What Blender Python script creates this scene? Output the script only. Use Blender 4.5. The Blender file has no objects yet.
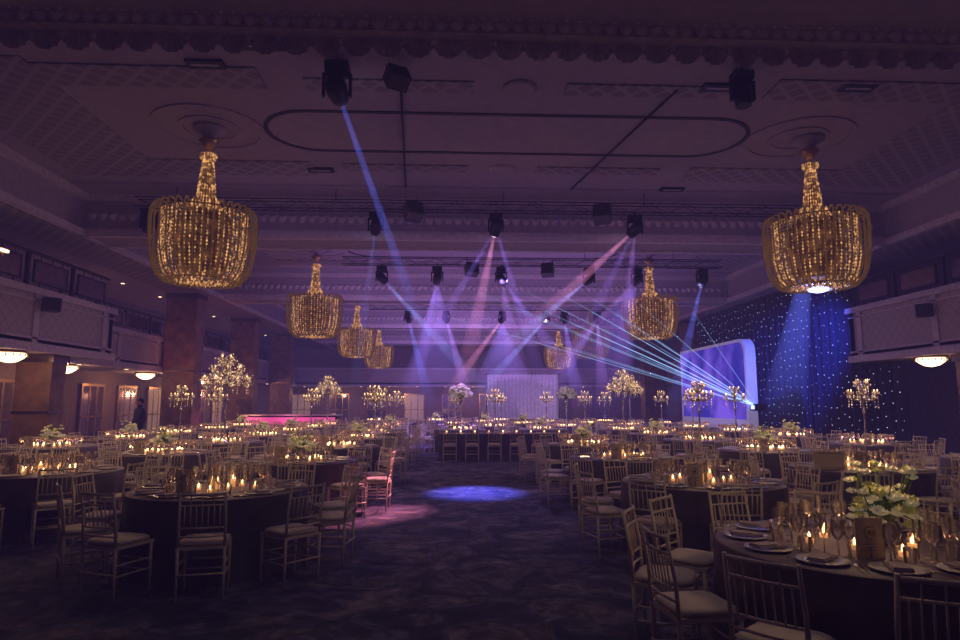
import bpy, math, random
from mathutils import Vector, Matrix
R = random.Random(7)
sc = bpy.context.scene
COL = sc.collection
try:
    sc.view_settings.view_transform = 'Standard'
except Exception:
    pass
pi = math.pi

# ---------------------------------------------------------------- materials
def new_mat(name):
    m = bpy.data.materials.new(name); m.use_nodes = True
    nt = m.node_tree; b = nt.nodes['Principled BSDF']; return m, nt, b

def mat(name, col, rough=0.6, metal=0.0, var=0.15, scale=6.0, emis=None, es=0.0, sampling=None, bump=0.0, bscale=40):
    m, nt, b = new_mat(name)
    tc = nt.nodes.new('ShaderNodeTexCoord')
    n = nt.nodes.new('ShaderNodeTexNoise'); n.inputs['Scale'].default_value = scale
    nt.links.new(tc.outputs['Object'], n.inputs['Vector'])
    r = nt.nodes.new('ShaderNodeValToRGB')
    r.color_ramp.elements[0].position = 0.3; r.color_ramp.elements[1].position = 0.7
    r.color_ramp.elements[0].color = tuple(c*(1-var) for c in col)+(1,)
    r.color_ramp.elements[1].color = tuple(min(1, c*(1+var)) for c in col)+(1,)
    nt.links.new(n.outputs['Fac'], r.inputs['Fac'])
    nt.links.new(r.outputs['Color'], b.inputs['Base Color'])
    b.inputs['Roughness'].default_value = rough
    b.inputs['Metallic'].default_value = metal
    if bump:
        bn = nt.nodes.new('ShaderNodeBump'); bn.inputs['Strength'].default_value = bump
        n2 = nt.nodes.new('ShaderNodeTexNoise'); n2.inputs['Scale'].default_value = bscale
        nt.links.new(tc.outputs['Object'], n2.inputs['Vector'])
        nt.links.new(n2.outputs['Fac'], bn.inputs['Height']); nt.links.new(bn.outputs['Normal'], b.inputs['Normal'])
    if emis:
        b.inputs['Emission Color'].default_value = tuple(emis)+(1,)
        b.inputs['Emission Strength'].default_value = es
        try: m.cycles.emission_sampling = sampling or 'NONE'
        except Exception: pass
    return m

def lattice_mat(name, base, line, scale=2.5, w=0.12, rough=0.7, axes='XY'):
    m, nt, b = new_mat(name)
    tc = nt.nodes.new('ShaderNodeTexCoord'); s = nt.nodes.new('ShaderNodeSeparateXYZ')
    nt.links.new(tc.outputs['Object'], s.inputs[0])
    def mth(op, a, c=None, v=None):
        n = nt.nodes.new('ShaderNodeMath'); n.operation = op
        nt.links.new(a, n.inputs[0])
        if c is not None: nt.links.new(c, n.inputs[1])
        if v is not None: n.inputs[1].default_value = v
        return n.outputs[0]
    A, B = s.outputs[axes[0]], s.outputs[axes[1]]
    p = mth('MULTIPLY', mth('ADD', A, B), v=scale); q = mth('MULTIPLY', mth('SUBTRACT', A, B), v=scale)
    l1 = mth('LESS_THAN', mth('PINGPONG', p, v=0.5), v=w); l2 = mth('LESS_THAN', mth('PINGPONG', q, v=0.5), v=w)
    mx = mth('MAXIMUM', l1, l2)
    mix = nt.nodes.new('ShaderNodeMix'); mix.data_type = 'RGBA'
    nt.links.new(mx, mix.inputs['Factor'])
    mix.inputs['A'].default_value = tuple(base)+(1,); mix.inputs['B'].default_value = tuple(line)+(1,)
    nt.links.new(mix.outputs['Result'], b.inputs['Base Color']); b.inputs['Roughness'].default_value = rough
    return m

def sparkle_mat(name, col, lo, hi, scale=9, base=(.5, .3, .1), fmin=.45, fmax=.75):
    m, nt, b = new_mat(name)
    b.inputs['Base Color'].default_value = tuple(base)+(1,); b.inputs['Roughness'].default_value = .25
    tc = nt.nodes.new('ShaderNodeTexCoord'); n = nt.nodes.new('ShaderNodeTexNoise')
    n.inputs['Scale'].default_value = scale; n.inputs['Detail'].default_value = 1
    nt.links.new(tc.outputs['Object'], n.inputs['Vector'])
    mr = nt.nodes.new('ShaderNodeMapRange'); mr.inputs['From Min'].default_value = fmin; mr.inputs['From Max'].default_value = fmax
    mr.inputs['To Min'].default_value = lo; mr.inputs['To Max'].default_value = hi
    nt.links.new(n.outputs['Fac'], mr.inputs['Value'])
    b.inputs['Emission Color'].default_value = tuple(col)+(1,)
    nt.links.new(mr.outputs[0], b.inputs['Emission Strength'])
    m.cycles.emission_sampling = 'NONE'
    return m

def glass_mat(name, tint=(1, .9, .8), body=.10):
    m, nt, b = new_mat(name)
    nt.nodes.remove(b); out = nt.nodes['Material Output']
    t = nt.nodes.new('ShaderNodeBsdfTransparent'); g = nt.nodes.new('ShaderNodeBsdfGlossy'); d = nt.nodes.new('ShaderNodeBsdfDiffuse')
    g.inputs['Roughness'].default_value = .16; g.inputs['Color'].default_value = tint+(1,)
    d.inputs['Color'].default_value = tint+(1,)
    m1 = nt.nodes.new('ShaderNodeMixShader'); m2 = nt.nodes.new('ShaderNodeMixShader')
    lw = nt.nodes.new('ShaderNodeLayerWeight'); lw.inputs['Blend'].default_value = .5
    m1.inputs[0].default_value = body
    nt.links.new(t.outputs[0], m1.inputs[1]); nt.links.new(d.outputs[0], m1.inputs[2])
    nt.links.new(lw.outputs['Fresnel'], m2.inputs[0])
    nt.links.new(m1.outputs[0], m2.inputs[1]); nt.links.new(g.outputs[0], m2.inputs[2])
    nt.links.new(m2.outputs[0], out.inputs['Surface'])
    return m

_vc = {}
def vol_mat(col, s):
    k = (tuple(round(c, 2) for c in col), float('%.2g' % s))
    if k in _vc: return _vc[k]
    m = bpy.data.materials.new('beam_glow'); m.use_nodes = True; nt = m.node_tree
    nt.nodes.remove(nt.nodes['Principled BSDF'])
    e = nt.nodes.new('ShaderNodeEmission'); e.inputs[0].default_value = tuple(col)+(1,); e.inputs[1].default_value = s
    nt.links.new(e.outputs[0], nt.nodes['Material Output'].inputs['Volume'])
    _vc[k] = m; return m

M_ceil = mat('ceiling_plaster', (.42, .35, .39), .8, var=.06)
M_trim = mat('cream_moulding', (.64, .55, .56), .6, var=.12, scale=9, bump=.4, bscale=14)
M_lat = lattice_mat('ceiling_lattice', (.28, .23, .26), (.40, .34, .37), 2.4, .13)
M_dark = mat('dark_line', (.05, .035, .05), .7)
M_wall = mat('wall_paint', (.24, .17, .15), .7, var=.1)
M_fasc = lattice_mat('fascia_lattice', (.50, .43, .42), (.42, .355, .35), 3.0, .08, axes='YZ')
M_fascx = lattice_mat('fascia_lattice_x', (.50, .43, .42), (.42, .355, .35), 3.0, .08, axes='XZ')
M_brown = mat('pillar_brown_marble', (.24, .14, .09), .4, var=.3, scale=3)
M_bronze = mat('bronze', (.22, .16, .14), .2, .85)
M_mirror = mat('mirror_glass', (.6, .55, .5), .08, .9, var=.05)
M_black = mat('black_paint', (.012, .011, .014), .5)
M_truss = mat('truss_black_alloy', (.05, .04, .05), .5)
M_blackw = mat('dark_bronze_rail', (.05, .035, .03), .4, .4)
M_silver = mat('polished_silver', (.7, .66, .62), .2, .9)
M_gold = mat('antique_gold', (.5, .33, .15), .35, .8)
M_chair = mat('limewash_wood', (.80, .70, .54), .4, var=.1, scale=12)
M_pad = mat('ivory_seat_fabric', (.74, .67, .56), .8, var=.06)
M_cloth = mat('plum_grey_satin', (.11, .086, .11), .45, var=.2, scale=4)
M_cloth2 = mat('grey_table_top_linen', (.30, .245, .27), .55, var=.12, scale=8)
M_china = mat('white_china', (.85, .82, .76), .15, var=.03)
M_nap = mat('napkin_linen', (.42, .35, .38), .8, var=.1)
M_card = mat('menu_card_paper', (.9, .76, .48), .6, var=.05)
M_ink = mat('gold_ink', (.25, .17, .07), .4, .3)
M_glass = glass_mat('clear_glass', body=.18)
M_flame = mat('flame', (1, .6, .2), .5, emis=(1, .60, .24), es=7)
M_wax = mat('candle_wax', (.85, .7, .5), .5, emis=(1, .42, .14), es=.5)
M_crys = sparkle_mat('lit_amber_crystal', (1, .50, .17), .04, 1.2, 12, (.38, .21, .08), fmin=.43, fmax=.80)  # noise-varied emission paints inner bulb light into the crystals
M_crysd = sparkle_mat('dim_amber_crystal', (1, .55, .3), .01, .22, 13, (.3, .2, .12), fmin=.46, fmax=.80)
M_crys2 = sparkle_mat('lit_amber_crystal_core', (1, .40, .10), .01, .12, 5, (.2, .1, .04))
M_crys2d = sparkle_mat('dim_crystal_core', (1, .45, .2), .005, .03, 5, (.2, .12, .08))
M_crysT = sparkle_mat('candelabra_crystal', (1, .64, .33), .02, 1.6, 14, (.45, .38, .3))  # beads are no lamps; golden glow painted in by emission
M_rod = mat('amber_glass_rod', (.26, .15, .055), .12, .6, emis=(1, .48, .15), es=.05)  # faint amber emission makes the rods look lit
M_white_fl = mat('ivory_petals', (.90, .86, .70), .6, var=.06, scale=20, emis=(.8, .7, .5), es=.05)  # slight emission brightens the petals as if lit
M_gr_fl = mat('lime_yellow_petals', (.76, .76, .38), .6, var=.2, scale=20, emis=(.6, .6, .2), es=.02)  # petals carry a weak painted glow as well
M_leaf = mat('leaf_green', (.12, .18, .06), .5, var=.4, scale=20)
M_warm = mat('lamp_glow', (1, .8, .6), .4, emis=(1, .66, .36), es=3)
M_star = mat('star_led', (.5, .6, 1), .4, emis=(.5, .62, 1), es=1.7)
M_bluelens = mat('blue_white_lens', (.5, .6, 1), .4, emis=(.28, .36, 1), es=4)
M_velvet = mat('black_velvet', (.026, .026, .06), .9)

# ---------------------------------------------------------------- mesh builder
class MB:
    def __init__(s): s.v = []; s.f = []; s.mi = []; s.sm = []; s.m = 0
    def quad(s, *p):
        i = len(s.v); s.v += [tuple(x) for x in p]; s.f.append(tuple(range(i, i+len(p)))); s.mi.append(s.m); s.sm.append(False)
    def box(s, a, b):
        x0, y0, z0 = a; x1, y1, z1 = b; i = len(s.v)
        s.v += [(x0, y0, z0), (x1, y0, z0), (x1, y1, z0), (x0, y1, z0), (x0, y0, z1), (x1, y0, z1), (x1, y1, z1), (x0, y1, z1)]
        for q in ((0, 3, 2, 1), (4, 5, 6, 7), (0, 1, 5, 4), (1, 2, 6, 5), (2, 3, 7, 6), (3, 0, 4, 7)):
            s.f.append(tuple(i+k for k in q)); s.mi.append(s.m); s.sm.append(False)
    def lathe(s, prof, n=16, c=(0, 0, 0), smooth=True, wob=None, caps=True):
        i = len(s.v); k = len(prof)
        for (r, z) in prof:
            for j in range(n):
                a = 2*pi*j/n; rr = r + (wob(a, z) if wob else 0)
                s.v.append((c[0]+rr*math.cos(a), c[1]+rr*math.sin(a), c[2]+z))
        for p in range(k-1):
            for j in range(n):
                j2 = (j+1) % n
                s.f.append((i+p*n+j, i+p*n+j2, i+(p+1)*n+j2, i+(p+1)*n+j)); s.mi.append(s.m); s.sm.append(smooth)
        if caps:
            s.f.append(tuple(i+j for j in reversed(range(n)))); s.mi.append(s.m); s.sm.append(False)
            s.f.append(tuple(i+(k-1)*n+j for j in range(n))); s.mi.append(s.m); s.sm.append(False)
    def tube(s, pts, r, n=6, smooth=True):
        pts = [Vector(p) for p in pts]; rs = r if isinstance(r, (list, tuple)) else [r]*len(pts)
        i = len(s.v); K = len(pts)
        for q, p in enumerate(pts):
            d = (pts[min(q+1, K-1)]-pts[max(q-1, 0)]).normalized()
            if abs(d.z) > .99: u = Vector((1, 0, 0)); u = (u-d*u.dot(d)).normalized()
            else: u = Vector((0, 0, 1)).cross(d).normalized()
            w = d.cross(u)
            for j in range(n):
                a = 2*pi*(j+.5)/n; s.v.append(tuple(p+(u*math.cos(a)+w*math.sin(a))*rs[q]))
        for q in range(K-1):
            for j in range(n):
                j2 = (j+1) % n
                s.f.append((i+q*n+j, i+q*n+j2, i+(q+1)*n+j2, i+(q+1)*n+j)); s.mi.append(s.m); s.sm.append(smooth and n > 4)
        s.f.append(tuple(i+j for j in reversed(range(n)))); s.mi.append(s.m); s.sm.append(False)
        s.f.append(tuple(i+(K-1)*n+j for j in range(n))); s.mi.append(s.m); s.sm.append(False)
    def octa(s, c, r, h=None):
        h = h or r; x, y, z = c; i = len(s.v)
        s.v += [(x+r, y, z), (x, y+r, z), (x-r, y, z), (x, y-r, z), (x, y, z+h), (x, y, z-h)]
        for q in ((0, 1, 4), (1, 2, 4), (2, 3, 4), (3, 0, 4), (1, 0, 5), (2, 1, 5), (3, 2, 5), (0, 3, 5)):
            s.f.append(tuple(i+k for k in q)); s.mi.append(s.m); s.sm.append(False)
    def ball(s, c, r, n=8, k=5, sq=1):
        s.lathe([(r*math.sin(pi*t/k)+1e-4, -r*sq*math.cos(pi*t/k)) for t in range(k+1)], n, c)
    def mesh(s, name, mats):
        me = bpy.data.meshes.new(name); me.from_pydata(s.v, [], s.f)
        for m in mats: me.materials.append(m)
        me.polygons.foreach_set('material_index', s.mi); me.polygons.foreach_set('use_smooth', s.sm)
        me.update(); return me

def obj(name, me, loc=(0, 0, 0), rz=0, parent=None, label=None, cat=None, group=None, kind=None, rot=None):
    o = bpy.data.objects.new(name, me); COL.objects.link(o)
    o.location = loc
    o.rotation_euler = rot if rot else (0, 0, rz)
    if parent: o.parent = parent
    if label: o['label'] = label
    if cat: o['category'] = cat
    if group: o['group'] = group
    if kind: o['kind'] = kind
    return o

def thing(name, parts, loc, rz=0, label='', cat='', group=None, root=None, kind=None):
    e = obj(name, root, loc, rz, None, label, cat, group, kind)
    for p in parts:
        c = obj(p[0], p[1], p[2] if len(p) > 2 else (0, 0, 0), p[3] if len(p) > 3 else 0, e)
        if p[0] in ('crystal_drops', 'crystal_strands', 'crystal_tower', 'candles', 'flames', 'ivory_blossoms', 'lime_blossoms'): c['kind'] = 'stuff'
    return e

def struct(name, mb, mats, label, cat='structure'):
    return obj(name, mb.mesh(name, mats), label=label, cat=cat, kind='structure')

def light(kind, loc, energy, col, target=None, size=.05, spot=None, blend=.5, sx=None, sy=None, name='lamp_or_fill', parent=None):  # default name shared by real lamps and added fill lights
    l = bpy.data.lights.new(name, kind); l.energy = energy; l.color = col
    if kind in ('POINT', 'SPOT'): l.shadow_soft_size = size
    if kind == 'SPOT': l.spot_size = math.radians(spot or 45); l.spot_blend = blend
    if kind == 'AREA': l.shape = 'RECTANGLE'; l.size = sx; l.size_y = sy
    o = bpy.data.objects.new(name, l); COL.objects.link(o); o.location = loc
    if target is not None:
        o.rotation_euler = (Vector(target)-Vector(loc)).to_track_quat('-Z', 'Y').to_euler()
    return o

# ---------------------------------------------------------------- room shell
CX = 1.15; XL, XR = -9.9, 12.2; WL, WR = -14.2, 16.5; ZC = 7.1; ZB = 6.0; Y0, Y1 = -3.0, 52.0
m, nt, b = new_mat('patterned_carpet')
tc = nt.nodes.new('ShaderNodeTexCoord')
n1 = nt.nodes.new('ShaderNodeTexNoise'); n1.inputs['Scale'].default_value = 1.7; n1.inputs['Detail'].default_value = 7; n1.inputs['Distortion'].default_value = 1.3
n2 = nt.nodes.new('ShaderNodeTexNoise'); n2.inputs['Scale'].default_value = 5.1; n2.inputs['Detail'].default_value = 4; n2.inputs['Distortion'].default_value = 1.0
nt.links.new(tc.outputs['Object'], n1.inputs['Vector']); nt.links.new(tc.outputs['Object'], n2.inputs['Vector'])
r1 = nt.nodes.new('ShaderNodeValToRGB'); e = r1.color_ramp.elements
e[0].position = .36; e[0].color = (.06, .062, .13, 1); e[1].position = .66; e[1].color = (.32, .28, .33, 1)
x = r1.color_ramp.elements.new(.47); x.color = (.09, .09, .18, 1)
x = r1.color_ramp.elements.new(.52); x.color = (.20, .19, .29, 1)
x = r1.color_ramp.elements.new(.56); x.color = (.13, .11, .17, 1)
nt.links.new(n1.outputs['Fac'], r1.inputs['Fac'])
r2 = nt.nodes.new('ShaderNodeValToRGB'); r2.color_ramp.elements[0].position = .40; r2.color_ramp.elements[0].color = (.50, .50, .54, 1)
r2.color_ramp.elements[1].position = .60; r2.color_ramp.elements[1].color = (1, 1, 1, 1)
nt.links.new(n2.outputs['Fac'], r2.inputs['Fac'])
mx = nt.nodes.new('ShaderNodeMix'); mx.data_type = 'RGBA'; mx.blend_type = 'MULTIPLY'; mx.inputs['Factor'].default_value = .9
nt.links.new(r1.outputs['Color'], mx.inputs['A']); nt.links.new(r2.outputs['Color'], mx.inputs['B'])
nt.links.new(mx.outputs['Result'], b.inputs['Base Color']); b.inputs['Roughness'].default_value = .95
M_carpet = m
mb = MB(); mb.box((WL-.2, Y0, -.1), (WR+.2, Y1+.2, 0)); struct('floor', mb, [M_carpet], 'dark carpet with swirling blue, plum and beige pattern', 'floor')
mb = MB(); mb.box((XL+.2, Y0, ZC), (XR-.2, Y1, ZC+.15))
mb.box((WL, Y0, ZB), (XL+.2, Y1, ZC+.15)); mb.box((XR-.2, Y0, ZB), (WR, Y1, ZC+.15))
struct('ceiling', mb, [M_ceil], 'coffered plaster ballroom ceiling', 'ceiling')
mb = MB(); mb.box((WL-.2, Y0, 0), (WL, Y1, ZC)); struct('wall_left', mb, [M_wall], 'side wall behind the balcony', 'wall')
mb = MB(); mb.box((WR, Y0, 0), (WR+.2, Y1, ZC)); struct('wall_right', mb, [M_wall], 'side wall behind the balcony', 'wall')
mb = MB(); mb.box((WL-.2, Y1, 0), (WR+.2, Y1+.2, ZC)); struct('wall_back', mb, [M_wall], 'end wall of the ballroom', 'wall')
mb = MB(); mb.box((WL-.2, Y0-.2, 0), (WR+.2, Y0, ZC)); struct('wall_front', mb, [M_wall], 'end wall of the ballroom', 'wall')

def scallops(mb, y, z, x0, x1, w=.24, drop=.2, face=1, thick=.06):
    n = int((x1-x0)/w)
    for i in range(n):
        cx = x0+(i+.5)*w
        pts = [(cx-w*.5, 0)] + [(cx+w*.5*math.cos(a), -drop*math.sin(a)) for a in [pi*(1-k/6) for k in range(1, 6)]] + [(cx+w*.5, 0)]
        j = len(mb.v)
        mb.v.append((cx, y-thick*2*face, z-drop*.35))
        for p in pts: mb.v.append((p[0], y-thick*.2*face*(1 if p[1] < 0 else 1), z+p[1]))
        for k in range(len(pts)-1):
            mb.f.append((j, j+1+k, j+2+k)); mb.mi.append(mb.m); mb.sm.append(False)
def leaf_fans(mb, y, z, x0, x1, w=.27, s=1.0):
    n = int((x1-x0)/w)
    for i in range(n):
        cx = x0+(i+.5)*w
        for k in range(7):
            a = -pi*(.08+.84*k/6); L = s*(.15 if k in (0, 6) else .20)
            ex, ez = cx+math.cos(a)*L*.72, z+math.sin(a)*L
            dx, dz = -math.sin(a)*.026*s, math.cos(a)*.026*s
            mb.quad((cx, y-.03, z), (ex-dx*1.6, y-.02, ez-dz*1.6), (ex+math.cos(a)*.02, y-.07, ez+math.sin(a)*.02), (ex+dx*1.6, y-.02, ez+dz*1.6))
TN = [0]
def trim(mb, mats, label):
    TN[0] += 1; return struct('trim_%d' % TN[0], mb, mats, label, 'moulding')
beamsY = [(6.0, 7.0), (16.8, 17.8), (27, 28), (37, 38), (47, 48)]
for i, (a, b_) in enumerate(beamsY):
    mb = MB(); mb.box((XL+.2, a, ZB), (XR-.2, b_, ZC))
    trim(mb, [M_ceil], 'plaster cross beam of the coffered ceiling')
    mb = MB()
    mb.box((XL+.2, a-.16, ZB-.05), (XR-.2, a, ZB+.12)); mb.box((XL+.2, a-.08, ZB+.12), (XR-.2, a, ZB+.2))
    mb.box((XL+.2, b_, ZB-.05), (XR-.2, b_+.16, ZB+.12))
    mb.box((XL+.2, a-.12, ZC-.16), (XR-.2, a, ZC))
    scallops(mb, a-.02, ZB+.62, XL+.3, XR-.3, .26, .22)
    if i == 0:
        leaf_fans(mb, b_+.22, ZB+.0, XL+.3, XR-.3, .36, 1.35)
        scallops(mb, b_+.26, ZB-.0, XL+.3, XR-.3, .18, .14, thick=.04)
        scallops(mb, b_-.1, ZB+.02, XL+.3, XR-.3, .18, .12, thick=.04)
        for k in range(156):
            mb.ball((XL+.4+k*.135, b_-.22, ZB-.0), .035, 5, 3)
    trim(mb, [M_trim], 'shell and scallop cornice on the cross beam')
for s_, X in ((1, XL+.2), (-1, XR-.2)):
    mb = MB()
    x0, x1 = sorted((X, X+s_*.15))
    mb.box((x0, Y0, ZB-.05), (x1, Y1, ZB+.12)); mb.box((x0, Y0, ZC-.18), (x1, Y1, ZC))
    trim(mb, [M_trim], 'long cornice moulding along the coffer side')
    mb = MB(); xa, xb = sorted((X-s_*.1, X-s_*1.5)); mb.box((xa, Y0, ZB-.03), (xb, Y1, ZB))
    trim(mb, [M_lat], 'lattice patterned plaster soffit above the balcony')

def stadium(cx, cy, hx, hy, z, w, mb, n=14, t=.03):
    def loop(o):
        r = hy+o; pts = []
        for k in range(n+1):
            a = -pi/2+pi*k/n; pts.append((cx+hx-hy+r*math.cos(a), cy+r*math.sin(a)))
        for k in range(n+1):
            a = pi/2+pi*k/n; pts.append((cx-hx+hy+r*math.cos(a), cy+r*math.sin(a)))
        return pts
    A, B = loop(-w/2), loop(w/2); N = len(A)
    for k in range(N):
        k2 = (k+1) % N
        mb.quad((A[k][0], A[k][1], z-t), (A[k2][0], A[k2][1], z-t), (B[k2][0], B[k2][1], z-t), (B[k][0], B[k][1], z-t))
        mb.quad((A[k][0], A[k][1], z-t), (A[k][0], A[k][1], z), (A[k2][0], A[k2][1], z), (A[k2][0], A[k2][1], z-t))
        mb.quad((B[k][0], B[k][1], z), (B[k][0], B[k][1], z-t), (B[k2][0], B[k2][1], z-t), (B[k2][0], B[k2][1], z))
chY = [12.4, 22.6, 32.6, 42.6]
for i, cy in enumerate(chY):
    mb = MB(); stadium(CX, cy+.1, 4.9, .95, ZC, .085, mb, t=.02); trim(mb, [M_dark], 'dark rounded ceiling moulding outline')
    mb = MB()
    for X in (CX-6, CX+6):
        stadium(X, cy, 1.02, 1.01, ZC, .10, mb, 16, .03); stadium(X, cy, .55, .54, ZC, .08, mb, 12, .03)
    mb.box((XL+.5, cy-3.2, ZC-.05), (XR-.5, cy-3.1, ZC)); mb.box((XL+.5, cy+3.3, ZC-.05), (XR-.5, cy+3.4, ZC))
    for X in (CX, ):
        mb.lathe([(.25, -.06), (.3, -.03), (.3, 0)], 16, (X, cy-1.9, ZC)); mb.lathe([(.25, -.06), (.3, -.03), (.3, 0)], 16, (X, cy+2.0, ZC))
    trim(mb, [M_ceil], 'plaster ceiling rings and ribs')
    mb = MB()
    for (xa, xb) in ((CX-3.7, CX-.8), (CX+.8, CX+3.7)):
        mb.box((xa, cy-2.1, ZC-.03), (xb, cy-1.7, ZC)); mb.box((xa, cy+1.8, ZC-.03), (xb, cy+2.2, ZC))
    mb.box((XL+.9, cy-2.6, ZC-.03), (CX-8.0, cy+2.8, ZC)); mb.box((CX+8.0, cy-2.6, ZC-.03), (XR-.9, cy+2.8, ZC))
    mb.box((CX-8, cy+1.7, ZC-.03), (CX-4.4, cy+2.6, ZC)); mb.box((CX+4.4, cy+1.7, ZC-.03), (CX+8, cy+2.6, ZC))
    mb.box((CX-8, cy-2.4, ZC-.03), (CX-4.4, cy-1.7, ZC)); mb.box((CX+4.4, cy-2.4, ZC-.03), (CX+8, cy-1.7, ZC))
    trim(mb, [M_lat], 'lattice plaster ceiling panels')
for i, (X, Y) in enumerate([(-2.9, 9.3), (-3.1, 14.6), (4.6, 10.3), (5.6, 15.6), (-4, 9.9), (7.0, 10.2)]):
    mb = MB(); mb.box((-.3, -.12, -.05), (.3, .12, 0)); mb.m = 1; mb.box((-.22, -.05, -.06), (.22, .0, -.05))
    obj('ceiling_vent', mb.mesh('ceiling_vent', [M_black, M_trim]), (X, Y, ZC), label='small dark rectangular vent set in the ceiling', cat='vent', group='ceiling vents')

def balcony(sgn, X, ya, yb, wallx, ztop, idx):
    x0, x1 = sorted((X, wallx))
    mb = MB(); mb.box((x0, ya, 2.9), (x1, yb, 3.15)); trim(mb, [M_ceil], 'balcony slab and soffit')
    fx0, fx1 = sorted((X, X-sgn*.2))
    mb = MB(); mb.box((fx0, ya, 2.9), (fx1, yb, ztop))
    rx0, rx1 = sorted((X, X-sgn*1.8)); mb.box((rx0, yb-.2, 2.9), (rx1, yb, ztop))
    trim(mb, [M_fasc], 'cream lattice balcony fascia')
    mb = MB()
    px0, px1 = sorted((X, X+sgn*.1))
    mb.box((px0, ya, ztop-.14), (px1, yb+.05, ztop+.02)); mb.box((px0, ya, 2.86), (px1, yb+.05, 3.06))
    px0, px1 = sorted((X, X+sgn*.05)); mb.box((px0, ya, 3.15), (px1, yb, 3.2)); mb.box((px0, ya, ztop-.3), (px1, yb, ztop-.26))
    y = ya+.5
    while y < yb-.3:
        mb.box((px0, y-.1, 3.06), (px1, y+.1, ztop-.14))
        y += 3.0
    trim(mb, [M_trim], 'raised mouldings on the balcony fascia')
def balustrade(sgn, X, ya, yb, z0, z1, step=1.9):
    y = ya
    while y < yb-.3:
        y2 = min(y+step, yb)
        fr = MB(); xx = X-sgn*.1
        fr.box((xx-.04, y, z0), (xx+.04, y+.08, z1)); fr.box((xx-.05, y, z1-.06), (xx+.05, y2, z1)); fr.box((xx-.03, y, z0), (xx+.03, y2, z0+.05))
        pa = MB(); pa.box((xx-.015, y+.30, z0+.18), (xx+.015, y2-.22, z1-.2))
        for q in range(3):
            yy = y+.3+(y2-y-.5)*(q+.5)/3; fr.tube([(xx, yy, z0+.03), (xx, yy, z0+.18)], .012, 4)
            fr.tube([(xx, yy, z1-.2), (xx, yy, z1-.03)], .012, 4)
        for a, b2 in ((y+.27, y+.31), (y2-.23, y2-.19)): fr.box((xx-.025, a, z0+.16), (xx+.025, b2, z1-.18))
        fr.box((xx-.025, y+.27, z1-.22), (xx+.025, y2-.19, z1-.18)); fr.box((xx-.025, y+.27, z0+.16), (xx+.025, y2-.19, z0+.2))
        thing('balustrade_panel', [('panel_glass', pa.mesh('panel_glass', [M_bronze]))], (0, 0, 0), 0,
              'dark bronze framed balcony balustrade panel', 'railing', 'balcony balustrades', root=fr.mesh('balustrade_frame', [M_blackw]))
        y = y2
balcony(1, XL, Y0, 19, WL, 4.35, 0); balcony(1, -11.5, 19, 48, WL, 4.2, 1)
balcony(-1, XR, Y0, 19, WR, 4.5, 0); balcony(-1, 13.8, 19, 48, WR, 4.2, 1)
balustrade(1, XL, 8, 19, 4.35, 5.25, 1.8); balustrade(-1, XR, 8, 19, 4.5, 5.35, 1.8)
balustrade(1, -11.5, 19.2, 46, 4.2, 5.0, 1.9)
mb = MB(); mb.box((WL, 48, 2.9), (WR, Y1, 3.15)); mb.box((WL, 48, 2.9), (WR, 48.2, 4.2)); trim(mb, [M_fascx], 'end wall balcony fascia')
mb = MB(); mb.box((WL, 47.9, 4.1), (WR, 48, 4.24)); mb.box((WL, 47.9, 2.86), (WR, 48, 3.02)); trim(mb, [M_trim], 'end balcony mouldings')

def pillar(x, y, h, w=.7):
    mb = MB(); mb.box((-w, -w*.7, 0), (w, w*.7, h))
    tr = MB(); tr.box((-w-.05, -w*.7-.05, 0), (w+.05, w*.7+.05, .2)); tr.box((-w-.05, -w*.7-.05, h-.18), (w+.05, w*.7+.05, h))
    tr.box((-w-.02, -w*.7-.02, h*.48), (w+.02, w*.7+.02, h*.48+.06))
    thing('pillar', [('pillar_moulding', tr.mesh('pillar_moulding', [M_bronze]))], (x, y, 0), 0, 'square red-brown marble pillar with bronze bands', 'pillar', 'side aisle pillars', root=mb.mesh('pillar_shaft', [M_brown]))
for y in (9.5, 17.3): pillar(-10.75, y, 2.88, .45)
for y in (26, 33.5, 41): pillar(-10.7, y, 5.98, .6)
for y in (9.5, 15.4): pillar(13.3, y, 2.88, .5)
for y in (33.5, 41): pillar(13.0, y, 5.98, .7)

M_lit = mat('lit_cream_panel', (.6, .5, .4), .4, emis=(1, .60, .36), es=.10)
def wallpanel(x, y, rz, w=1.6, h=2.2, lit=False):
    fr = MB()
    for a in (-w/2, -w/6-.02, w/6-.02, w/2-.06): fr.box((a, -.05, .2), (a+.07, .0, .2+h))
    fr.box((-w/2, -.05, .2), (w/2, 0, .28)); fr.box((-w/2, -.06, .2+h-.1), (w/2, 0, .2+h)); fr.box((-w/2, -.05, 1.1), (w/2, 0, 1.15))
    gl = MB(); gl.box((-w/2+.03, -.03, .24), (w/2-.03, -.01, .16+h))
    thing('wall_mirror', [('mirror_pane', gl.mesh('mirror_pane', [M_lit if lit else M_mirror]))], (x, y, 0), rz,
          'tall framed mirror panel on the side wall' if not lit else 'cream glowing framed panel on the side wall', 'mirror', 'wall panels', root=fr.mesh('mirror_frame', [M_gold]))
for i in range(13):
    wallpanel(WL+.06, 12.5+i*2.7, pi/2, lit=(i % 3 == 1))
for i in range(9):
    wallpanel(-12+i*3.0, Y1-.01, 0, lit=(i % 3 == 0))

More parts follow.
